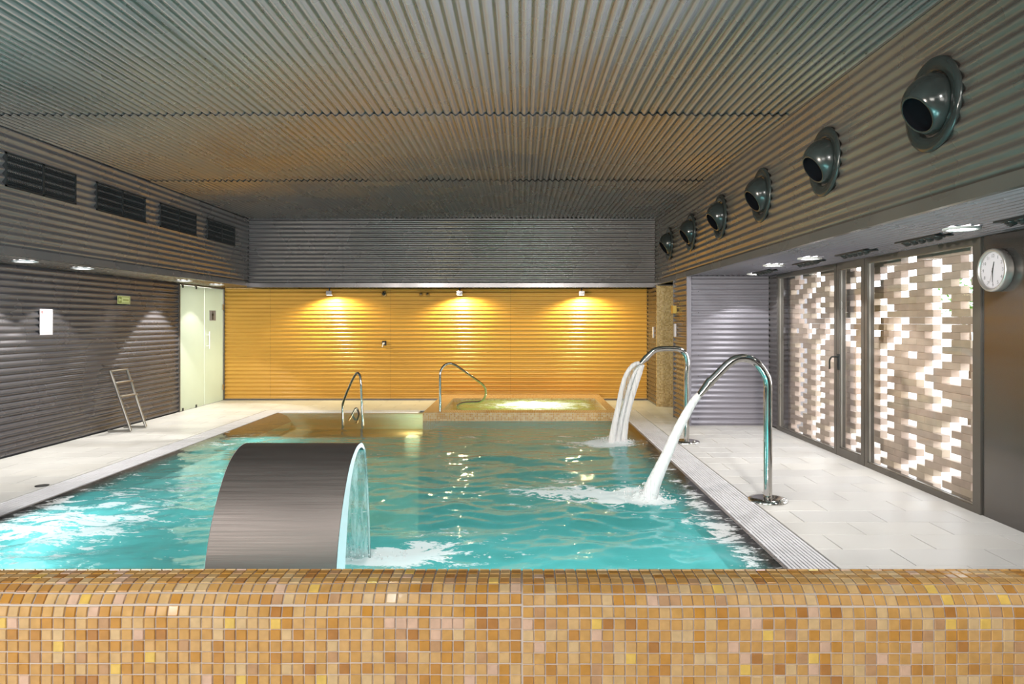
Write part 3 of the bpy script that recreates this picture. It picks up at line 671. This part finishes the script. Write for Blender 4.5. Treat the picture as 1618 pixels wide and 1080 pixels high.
# ------------------------------------------------------------------ stainless rails, fountains
def taper(path,r0,r1,n): return [r0+(r1-r0)*k/(n-1) for k in range(n)]
def fountain(label,base,pipe,noz,jets,film,r):
    bx,by=base
    t=thing('swan_neck_fountain',label,'fountain',(bx,by,0),'chrome swan neck fountains on the right pool edge')
    MB().lathe((bx,by,0),(0,0,1),[(.155,.0),(.155,.008),(.148,.018),(.10,.026),(.05,.03),(.0345,.03)],40).build('base_plate',M['chrome'],t)
    MB().lathe((bx+.06,by-.13,0),(0,0,1),[(.012,.0),(.012,.03),(.018,.03),(.018,.038),(.001,.04)],10).build('bolt',M['chrome'],t)
    pp=[(bx,by,.02),(bx,by,.4),(bx,by,.8)]+[at(x,y,by+d) for x,y,d in pipe]
    MB().tube(spline(pp,8),r,20,cap=True).build('pipe',M['chrome'],t)
    np_=spline([at(x,y,by+d) for x,y,d in noz],6); n=len(np_)
    k=int(n*.25)
    MB().tube(np_,[r*1.16 if i<k else r*(1.12-.25*(i-k)/(n-k)) for i in range(n)],20,flat=[(1,1) if i<k else (1+.35*(i-k)/(n-k),1-.25*(i-k)/(n-k)) for i in range(n)]).build('nozzle',M['chrome'],t)
    return t
near=fountain('nearest chrome swan neck fountain pouring one solid white jet',(2.0,5.6),
  [(1213,604,0),(1207,588,0),(1195,573,.0),(1180,566,.0),(1163,567,.0),(1148,577,.0),(1133,592,0),(1122,603,0)],
  [(1124,601,0),(1118,607.5,0),(1111,616,0),(1104.5,624,0)],None,None,.033)
far_=fountain('farther chrome swan neck fountain with flat nozzle and split water sheet',(1.99,8.32),
  [(1086,575,0),(1083,560,0),(1074,552,0),(1060,550.5,0),(1043,551,0),(1033,554,0),(1026,560,0),(1020,566,0)],
  [(1022,564,0),(1018,568,0),(1014,572,0),(1011,575,0)],None,None,.033)
def stream(mb,pts,Y,radpx,n=8,flat=None,wob=.0):
    P_=[at(x,y,Y+d) for x,y,d in pts]; sp=spline(P_,n); N=len(sp)
    rp=np.interp(np.linspace(0,1,N),np.linspace(0,1,len(radpx)),radpx)*Y/F
    mb.tube(sp,[r*(1+wob*math.sin(i*1.7)) for i,r in enumerate(rp)],16,cap=False)
mb=MB(); stream(mb,[(1105,623,0),(1096,634,0),(1083,656,0),(1070,681,.0),(1055,715,.02),(1042,743,.03),(1031,768,.05),(1025,790,.06)],5.6,[5,6,7,7.5,8.5,10,12,14],wob=.02)
tag(mb.build('water_jet',M['jet'],None,org=(1.04,5.65,0)),'thick white water jet arcing from the nearest fountain into the pool','water jet')
mb=MB()
stream(mb,[(1010,573,-.02),(1000,577,-.03),(989,592,-.04),(982,615,-.05),(977,642,-.05),(971,670,-.04),(966,700,-.02)],8.32,[3,3.5,3.2,3.6,4,4.6,6],wob=.03)
stream(mb,[(1015,575,.02),(1010,588,.02),(1003,610,.03),(995,635,.04),(988,662,.05),(983,705,.05)],8.32,[4,5,5,5.5,6,7.5],wob=.03)
stream(mb,[(1012,575,.02),(1003,588,.0),(994,612,.0),(987,640,.0),(980,668,.0),(975,702,.0)],8.32,[2,2.5,3,3.2,3.8,5],wob=.03)
wj=mb.build('water_jet',M['jet'],None,org=(1.15,8.32,0)); tag(wj,'split white sheet of water falling from the farther fountain','water jet')
fm=MB(); L=spline([at(1009,573,8.3),at(999,577,8.28),at(988,594,8.28),at(981,620,8.27),at(975,648,8.28),at(968,690,8.30)],6); R=spline([at(1015,575,8.33),at(1009,590,8.33),at(1001,614,8.34),at(993,640,8.35),at(987,668,8.36),at(982,698,8.37)],6)
V=[];fs=[]
for a,b in zip(L,R): V+=[a,b]
for k in range(len(L)-1): fs.append((2*k,2*k+1,2*k+3,2*k+2))
fm.add(V,fs,0,True); V2=[Vector(v)+Vector((0,.008,0)) for v in V]; fm.add(V2,[tuple(reversed(q)) for q in fs],0,True)
fm.build('water_film',M['film'],wj)
# splash droplets
def drops(label,c,n,sx,sy,sh,parent):
    mb=MB()
    for _ in range(n):
        a=random.uniform(0,2*PI); d=abs(random.gauss(0,1)); p=(c[0]+math.cos(a)*d*sx,c[1]+math.sin(a)*d*sy,random.uniform(.0,sh)*math.exp(-d*.8)+.005)
        r=random.uniform(.0025,.007); mb.lathe(p,(0,0,1),[(.0005,-r),(r*.8,-r*.5),(r,0),(r*.8,r*.5),(.0005,r)],6)
    o=mb.build('splash_drops',M['jet'],None,'stuff'); tag(o,label,'splash')
drops('white splash drops where the nearest jet lands',(1.02,5.68),260,.16,.13,.14,None)
drops('white splash drops where the farther jet lands',(1.14,8.36),140,.14,.12,.10,None)
# waterfall cascade (hollow curved steel body)
CX0,CX1=-1.585,-.928
outer=[(3.42,-.9),(3.42,-.3),(3.425,0),(3.45,.197),(3.51,.381),(3.61,.549),(3.725,.674),(3.84,.735),(3.93,.752),(4.015,.744),(4.075,.705)]
inner=[(4.062,.695),(4.0,.722),(3.93,.722),(3.87,.70),(3.80,.645),(3.73,.55),(3.675,.40),(3.63,.2),(3.60,0),(3.59,-.3),(3.59,-.9)]
o_=[(p.x,p.y) for p in spline([(a,b,0) for a,b in outer],6)]; i_=[(p.x,p.y) for p in spline([(a,b,0) for a,b in inner],6)]
cas=thing('waterfall_arch','curved brushed steel waterfall arch rising from the pool behind the parapet','waterfall spout',(-1.25,3.5,0))
mb=MB(); V=[]
for y,z in o_: V+=[(CX0,y,z),(CX1,y,z)]
mb.add(V,[(2*k,2*k+1,2*k+3,2*k+2) for k in range(len(o_)-1)],0,True)
V=[]
for y,z in i_: V+=[(CX0,y,z),(CX1,y,z)]
mb.add(V,[(2*k,2*k+1,2*k+3,2*k+2) for k in range(len(i_)-1)],0,True)
mb.add([(CX0,*o_[-1]),(CX1,*o_[-1]),(CX1,*i_[0]),(CX0,*i_[0])],[(0,1,2,3)])
mb.build('curved_plate',M['steel'],cas)
for x,sg in ((CX0,-1),(CX1,1)):
    mb=MB(); n=len(o_); ir=list(reversed(i_))
    V=[]
    for k in range(n): V+=[(x+sg*.002,*o_[k]),(x+sg*.002,*ir[k])]
    mb.add(V,[(2*k,2*k+1,2*k+3,2*k+2) for k in range(n-1)]); mb.build('side_panel',M['edge'],cas)
mb=MB(); N=22; K=40; V=[];V2=[]
for i in range(N+1):
    t_=i/N; y=4.072+.02*t_+.15*t_**.5*t_**.5; z=.705*(1-t_*t_)-.01*t_
    for k in range(K+1):
        x=CX0+.01+(CX1-CX0-.015)*k/K; d=.006*math.sin(k*1.9+2*t_)*t_+.004*math.sin(k*.7)
        V.append((x,y+d,z)); V2.append((x,y+d+.006,z))
fs=[(i*(K+1)+k,i*(K+1)+k+1,(i+1)*(K+1)+k+1,(i+1)*(K+1)+k) for i in range(N) for k in range(K)]
mb.add(V,fs,0,True); mb.add(V2,[tuple(reversed(q)) for q in fs],0,True)
mb.tube([(CX1-.006,4.075+.17*k/10,.705*(1-(k/10)**2)) for k in range(11)],.007,8)
tag(mb.build('water_curtain',M['curtain'],None,org=(-1.25,4.2,0)),'thin clear sheet of water falling from the steel arch','waterfall')
drops('white splash drops at the foot of the steel arch waterfall',(-1.15,4.27),200,.22,.06,.09,None)
# handrails
hr=thing('grab_rail','slim bent steel grab rail at the steps left of the spa','handrail',(-2.5,10.5,0))
ptsA=[(573.5,672,10.4),(572.5,650,10.4),(571,620,10.4),(570.5,606,10.4),(569,594,10.42),(565,589,10.45),(560,594,10.48),(550,615,10.53),(543,633,10.58),(541.3,641,10.6),(541.5,655,10.6),(542,672,10.6)]
MB().tube(spline([at(*p) for p in ptsA],7),.0185,12).build('rail',M['chrome'],hr)
ptsB=[(551,664,10.75),(556,655,10.8),(562,645,10.85),(565.5,648,10.85),(567,656,10.8),(564,668,10.75)]
MB().tube(spline([at(*p) for p in ptsB],6),.0175,10).build('lower_loop',M['chrome'],hr)
hr2=thing('grab_rail','looped steel grab rail on the left corner of the raised spa','handrail',(-1.2,10.2,.114))
ptsC=[(695.5,653,10.22),(695.5,620,10.22),(695.5,592,10.22),(697.5,583,10.24),(703,576.5,10.28),(711,574,10.33),(720,577,10.40),(735,587,10.52),(752,599,10.66),(762,606.5,10.76),(767,614,10.83),(767,624,10.88),(763,631,10.93),(756,634.5,10.97),(745,635,11.02),(732,636,11.1),(722,640,11.15)]
MB().tube(spline([at(*p) for p in ptsC],6),.0185,12).build('rail',M['chrome'],hr2)
MB().lathe(at(695.5,652.3,10.22),(0,0,1),[(.04,0),(.04,.006),(.02,.012)],18).build('base_flange',M['chrome'],hr2)
# ladder leaning on left wall
ld=thing('step_ladder','small aluminium pool ladder leaning on the dark left wall','ladder',(-5.15,9.25,0))
A0,A1=Vector((-5.13,9.06,.02)),Vector((-5.462,9.16,.80)); B0,B1=Vector((-5.13,9.42,.02)),Vector((-5.462,9.54,.80))
for a,b in ((A0,A1),(B0,B1)):
    MB().tube([a,b],.017,10).build('rail',M['alu'],ld)
    MB().tube([a,a+Vector((-.30,-.0,-.003))],.014,8).build('foot_bar',M['alu'],ld)
for t_ in (.99,.79,.56):
    p=A0.lerp(A1,t_); q=B0.lerp(B1,t_)
    m_=MB(); m_.tube([p,q],.012,8); m_.box((p.x-.005,p.y,p.z-.006),(p.x+.04,q.y,p.z+.006)) if t_<.9 else None
    m_.build('rung',M['alu'],ld)
# ------------------------------------------------------------------ air nozzles on right upper wall
OR=['nearest the camera','second from the camera','third from the camera','fourth from the camera','fifth from the camera','farthest, beside the back bulkhead']
for k in range(6):
    y=3.87+1.385*k; z=2.665; x=XR-.010
    t=thing('air_nozzle','black round ball jet air nozzle on the right wall, '+OR[k],'air nozzle',(x,y,z),'air nozzles along the right wall')
    MB().lathe((x,y,z),(-1,0,0),[(.258,-.004),(.262,.004),(.258,.014),(.235,.020),(.19,.016),(.178,.006),(.178,-.02)],48).build('flange',M['black'],t)
    d=Vector((-.84,-.03,-.54)).normalized(); q=Vector((x+.02,y,z+.015))
    MB().lathe(q,d,[(.166,-.03),(.172,.0),(.170,.04),(.161,.075),(.144,.105),(.120,.132),(.110,.137),(.104,.135)],44).build('ball',M['black'],t)
    MB().lathe(q,d,[(.104,.135),(.098,.125),(.095,.105),(.001,.104)],36).build('throat',M['vblack'],t)
# ------------------------------------------------------------------ vents on left upper wall
VL=['nearest the camera','second from the camera','third from the camera','farthest, by the back bulkhead']
for k in range(4):
    y0=6.30+1.35*k; y1=y0+1.0; z0,z1=2.685,3.005; x=XLU+.012
    t=thing('air_grille','black rectangular double air grille high on the left wall, '+VL[k],'vent',(x,(y0+y1)/2,z0),'air grilles on the left wall')
    fr=MB(); q=.018
    for a,b in (((y0,z0),(y1,z0+q)),((y0,z1-q),(y1,z1)),((y0,z0),(y0+q,z1)),((y1-q,z0),(y1,z1)),(((y0+y1)/2-.012,z0),((y0+y1)/2+.012,z1))):
        fr.box((x-.02,a[0],a[1]),(x+.010,b[0],b[1]))
    fr.build('frame',M['grille'],t)
    MB().box((x-.022,y0,z0),(x-.018,y1,z1)).build('backing',M['vblack'],t)
    for a,b in ((y0+q,(y0+y1)/2-.012),((y0+y1)/2+.012,y1-q)):
        g=MB(); n=14
        for i in range(1,n): z=z0+q+(z1-z0-2*q)*i/n; g.box((x-.016,a,z-.002),(x+.004,b,z+.002))
        for i in range(1,22): y=a+(b-a)*i/22; g.box((x-.016,y-.0018,z0+q),(x+.002,y+.0018,z1-q))
        g.build('grid',M['grille'],t)
# ------------------------------------------------------------------ downlights
def downlight(label,x,y,z,r,power,grp,cone=105,col=(1,.96,.88),emit='lampglow',aim=None):
    t=thing('downlight',label,'lamp',(x,y,z),grp)
    MB().lathe((x,y,z),(0,0,-1),[(r+.02,-.005),(r+.02,.006),(r,.010),(r-.006,.0)],32).build('rim',M['white'],t)
    MB().lathe((x,y,z),(0,0,-1),[(r-.006,.001),(r*.5,.003),(.001,.004)],32).build('lens',M[emit],t)
    if power: light('downlight_beam','SPOT',(x,y,z-.02),power,col,aim=aim or (x,y,0),size=.035,cone=cone,blend=.12,parent=t)
for lbl,y,pw in (('round lit downlight in left soffit nearest the camera',7.03,120),('round lit downlight in left soffit second from the camera',7.95,50),
                 ('round lit downlight in left soffit just before the glass door',10.35,130),('round lit downlight in left soffit above the glass door',11.45,30)):
    downlight(lbl,-5.06,y,ZS-.006,.095,pw,'downlights in the left soffit',cone=92)
for lbl,x,y,pw in (('round lit downlight in right soffit nearest the camera',2.98,4.67,40),('round downlight in right soffit second from the camera',2.87,6.87,40),
                 ('round lit downlight in right soffit third from the camera',2.82,7.72,45),('round downlight in right soffit by the lilac wall',3.09,9.1,22)):
    downlight(lbl,x,y,ZSR-.006,.095,pw,'downlights in the right soffit',cone=110,col=(1,.98,.96))
# slot diffusers
SD=['nearest the camera','second from the camera','third from the camera','fourth from the camera','farthest, near the lilac wall']
for k,y in enumerate((4.12,5.28,6.34,7.38,8.72)):
    x,z=3.07,ZSR-.002
    t=thing('eyeball_diffuser','black slot diffuser of five eyeball jets in the right soffit, '+SD[k],'diffuser',(x,y,z),'eyeball diffusers in the right soffit')
    MB().box((x-.07,y-.27,z-.008),(x+.07,y+.27,z+.004)).build('plate',M['grille'],t)
    for i in range(5):
        yy=y-.20+.10*i
        MB().lathe((x,yy,z-.008),(0,0,-1),[(.047,0),(.047,.006),(.040,.010),(.037,.004)],20).lathe((x,yy,z-.004),(.5,0,-1),[(.037,0),(.033,.018),(.024,.028),(.020,.026),(.018,.005),(.001,.004)],20).build('eyeball',M['black'],t)
# ------------------------------------------------------------------ floodlights and small fittings on the yellow wall
for lbl,px in (('left of three small floodlights above the yellow wall',520.5),('middle of three small floodlights above the yellow wall',726.5),('right of three small floodlights above the yellow wall',919)):
    p=at(px,462,12.52); x,y,z=p
    t=thing('floodlight',lbl,'lamp',(x,y,z),'floodlights washing the yellow wall')
    MB().box((x-.05,y-.045,z-.035),(x+.05,y+.045,z+.03)).box((x-.052,y-.05,z-.045),(x+.052,y+.05,z-.035)).build('housing',M['chrome'],t)
    MB().tube([(x,y,z+.03),(x,y,ZS)],.012,8).box((x-.03,y-.03,ZS-.012),(x+.03,y+.03,ZS)).build('bracket',M['grille'],t)
    MB().box((x-.04,y-.035,z-.049),(x+.04,y+.035,z-.045)).build('lens',M['floodglow'],t)
    light('flood_beam','SPOT',(x,y,z-.06),95,(1,.85,.45),aim=(x+.12,y+.10,0.6),size=.03,cone=168,blend=.45,parent=t)
def camlet(name,label,cat,px,py,r,m1):
    p=at(px,py,12.70); t=thing(name,label,cat,p)
    MB().lathe(p+Vector((0,.04,0)),(0,-1,0),[(r*.8,0),(r,.01),(r,.03),(r*.6,.05)],18).build('body',M['chrome'],t)
    MB().lathe(p+Vector((0,.0,0)),(0,-1,-.3),[(r*.6,0),(r*.55,.02),(r*.3,.035),(.001,.04)],16).build('lens',M[m1],t)
camlet('wall_spout','round chrome spout with dark centre between left and middle floodlights','water spout',606.5,464,.055,'black')
camlet('wall_spout','left of two small chrome spouts beside the middle floodlight','water spout',665,464.5,.038,'chrome')
camlet('wall_spout','right of two small chrome spouts beside the middle floodlight','water spout',675.5,464.5,.038,'chrome')
p=at(607,542,12.72); t=thing('wall_valve','small chrome valve with lever on the yellow wall','valve',p)
MB().box(p+Vector((-.04,0,-.04)),p+Vector((.04,.02,.045))).build('plate',M['chrome'],t)
MB().tube([p+Vector((-.005,0,.0)),p+Vector((-.01,-.05,.0))],.014,10).tube([p+Vector((-.01,-.045,.01)),p+Vector((-.025,-.05,-.07))],.008,8).build('lever',M['edge'],t)
# boxes beside niche
p=Vector((XR-.009,10.30,1.63)); MB().box((p.x-.055,10.28,1.575),(p.x,10.40,1.69)).build('control_box',M['gold'],None,org=p)
tag(bpy.data.objects['control_box'],'small box tinted with a golden reflection on the dark pier beside the mosaic niche','control box')
o=MB().box((XR-.035,10.30,1.225),(XR-.009,10.36,1.42)).build('intercom',M['paper'],None,org=(XR,10.33,1.3)); tag(o,'slim white wall intercom under the golden tinted box','intercom')
o=MB().box((XR-.03,12.02,1.17),(XR-.009,12.08,1.36)).build('switch_plate',M['paper'],None,org=(XR,12.05,1.26)); tag(o,'slim white switch plate on the dark wall behind the niche','switch')
# ------------------------------------------------------------------ notices on left wall
t=thing('paper_notice','white paper notice with a small red mark on the dark left wall','notice',(XL+.012,7.97,1.30))
MB().box((XL+.010,7.86,1.298),(XL+.0125,8.075,1.595)).build('sheet',M['paper'],t)
k=MB()
for i in range(16): k.box((XL+.0125,7.885+(.05 if i<2 else 0),1.555-i*.015),(XL+.0128,8.05-.03*((i*7)%3),1.558-i*.015))
k.build('print_lines',M['ink'],t); MB().box((XL+.0125,7.885,1.545),(XL+.013,7.905,1.575)).build('mark',M['red'],t)
t=thing('exit_sign','pale green exit direction sign with an arrow on the left wall','sign',(XL+.012,9.52,1.70))
MB().box((XL+.010,9.37,1.695),(XL+.014,9.67,1.805)).build('plate',M['lum'],t)
k=MB(); k.box((XL+.014,9.385,1.705),(XL+.0145,9.465,1.795)).box((XL+.014,9.475,1.705),(XL+.0145,9.655,1.712)).box((XL+.014,9.475,1.788),(XL+.0145,9.655,1.795)).box((XL+.014,9.648,1.705),(XL+.0145,9.655,1.795))
k.box((XL+.014,9.50,1.742),(XL+.0145,9.63,1.758)); k.build('print',M['lumdark'],t)
a=MB(); a.add([(XL+.015,9.390,1.75),(XL+.015,9.425,1.782),(XL+.015,9.425,1.760),(XL+.015,9.460,1.760),(XL+.015,9.460,1.740),(XL+.015,9.425,1.740),(XL+.015,9.425,1.718)],[(0,1,2,5,6),(2,3,4,5)])
a.build('arrow',M['lum'],t)
# ------------------------------------------------------------------ clock
cy,cz,cx=4.985,1.822,XRW-.006; t=thing('wall_clock','round white wall clock with silver rim showing half past twelve','clock',(cx,cy,cz))
MB().lathe((cx,cy,cz),(-1,0,0),[(.150,0),(.155,.01),(.157,.05),(.155,.062),(.145,.066),(.133,.060),(.130,.045)],48).build('rim',M['clockrim'],t)
MB().lathe((cx,cy,cz),(-1,0,0),[(.132,.046),(.001,.046)],48).build('face',M['clockface'],t)
def text(s,loc,size,parent,m,name):
    cu=bpy.data.curves.new('txt','FONT'); cu.body=s; cu.size=size; cu.align_x='CENTER'; cu.align_y='CENTER'; cu.extrude=.0005; cu.resolution_u=3
    o=bpy.data.objects.new('txt',cu); C.objects.link(o); bpy.context.view_layer.update()
    me=bpy.data.meshes.new_from_object(o.evaluated_get(bpy.context.evaluated_depsgraph_get())); bpy.data.objects.remove(o); bpy.data.curves.remove(cu)
    me.materials.clear(); me.materials.append(m); q=link(name,me,parent,loc); q.rotation_euler=(PI/2,0,-PI/2); return q
for h_ in range(1,13):
    a=PI/6*h_; text(str(h_),(cx-.048,cy-.103*math.sin(a),cz+.103*math.cos(a)),.034,t,M['ink'],'numeral')
tk=MB()
for i in range(60):
    a=PI/30*i; d=Vector((0,-math.sin(a),math.cos(a))); l=.008 if i%5 else .013
    tk.tube([Vector((cx-.047,cy,cz))+d*.128,Vector((cx-.047,cy,cz))+d*(.128-l)],.0007,4)
tk.build('minute_marks',M['ink'],t)
for nm,a,L,r in (('hour_hand',math.radians(14),.062,.004),('minute_hand',math.radians(181),.088,.003),('second_hand',math.radians(200),.10,.001)):
    d=Vector((0,-math.sin(a),math.cos(a))); MB().tube([Vector((cx-.051,cy,cz))-d*.015,Vector((cx-.051,cy,cz))+d*L],[r,r*.5],6).build(nm,M['screw'],t)
# floor drain
o=MB().lathe((-4.24,6.1,0),(0,0,1),[(.055,.0),(.055,.004),(.04,.006),(.001,.004)],20).build('floor_drain',M['screw'],None,org=(-4.24,6.1,0)); tag(o,'small dark round drain in the left deck','drain')
# shrub beyond the lattice
sh=thing('shrub','green leafy shrub glimpsed through the top right gaps of the lattice','shrub',(5.6,8.6,-.03))
MB().tube([(5.6,8.6,-.03),(5.62,8.62,.8),(5.58,8.6,1.5)],[.04,.03,.015],8).build('trunk',M['wood'],sh)
lf=MB()
for _ in range(700):
    d=Vector((random.gauss(0,1),random.gauss(0,1),random.gauss(0,1))).normalized()*random.uniform(.1,.42); c=Vector((5.6,8.6,1.75))+d
    u=Vector((random.gauss(0,1),random.gauss(0,1),random.gauss(0,1))).normalized(); v=u.orthogonal().normalized()
    lf.add([c-u*.035,c+v*.015,c+u*.035,c-v*.015],[(0,1,2,3)])
lf.build('foliage',M['leaf'],sh,'stuff')
for o in bpy.data.objects:
    if '_w' in o: del o['_w']
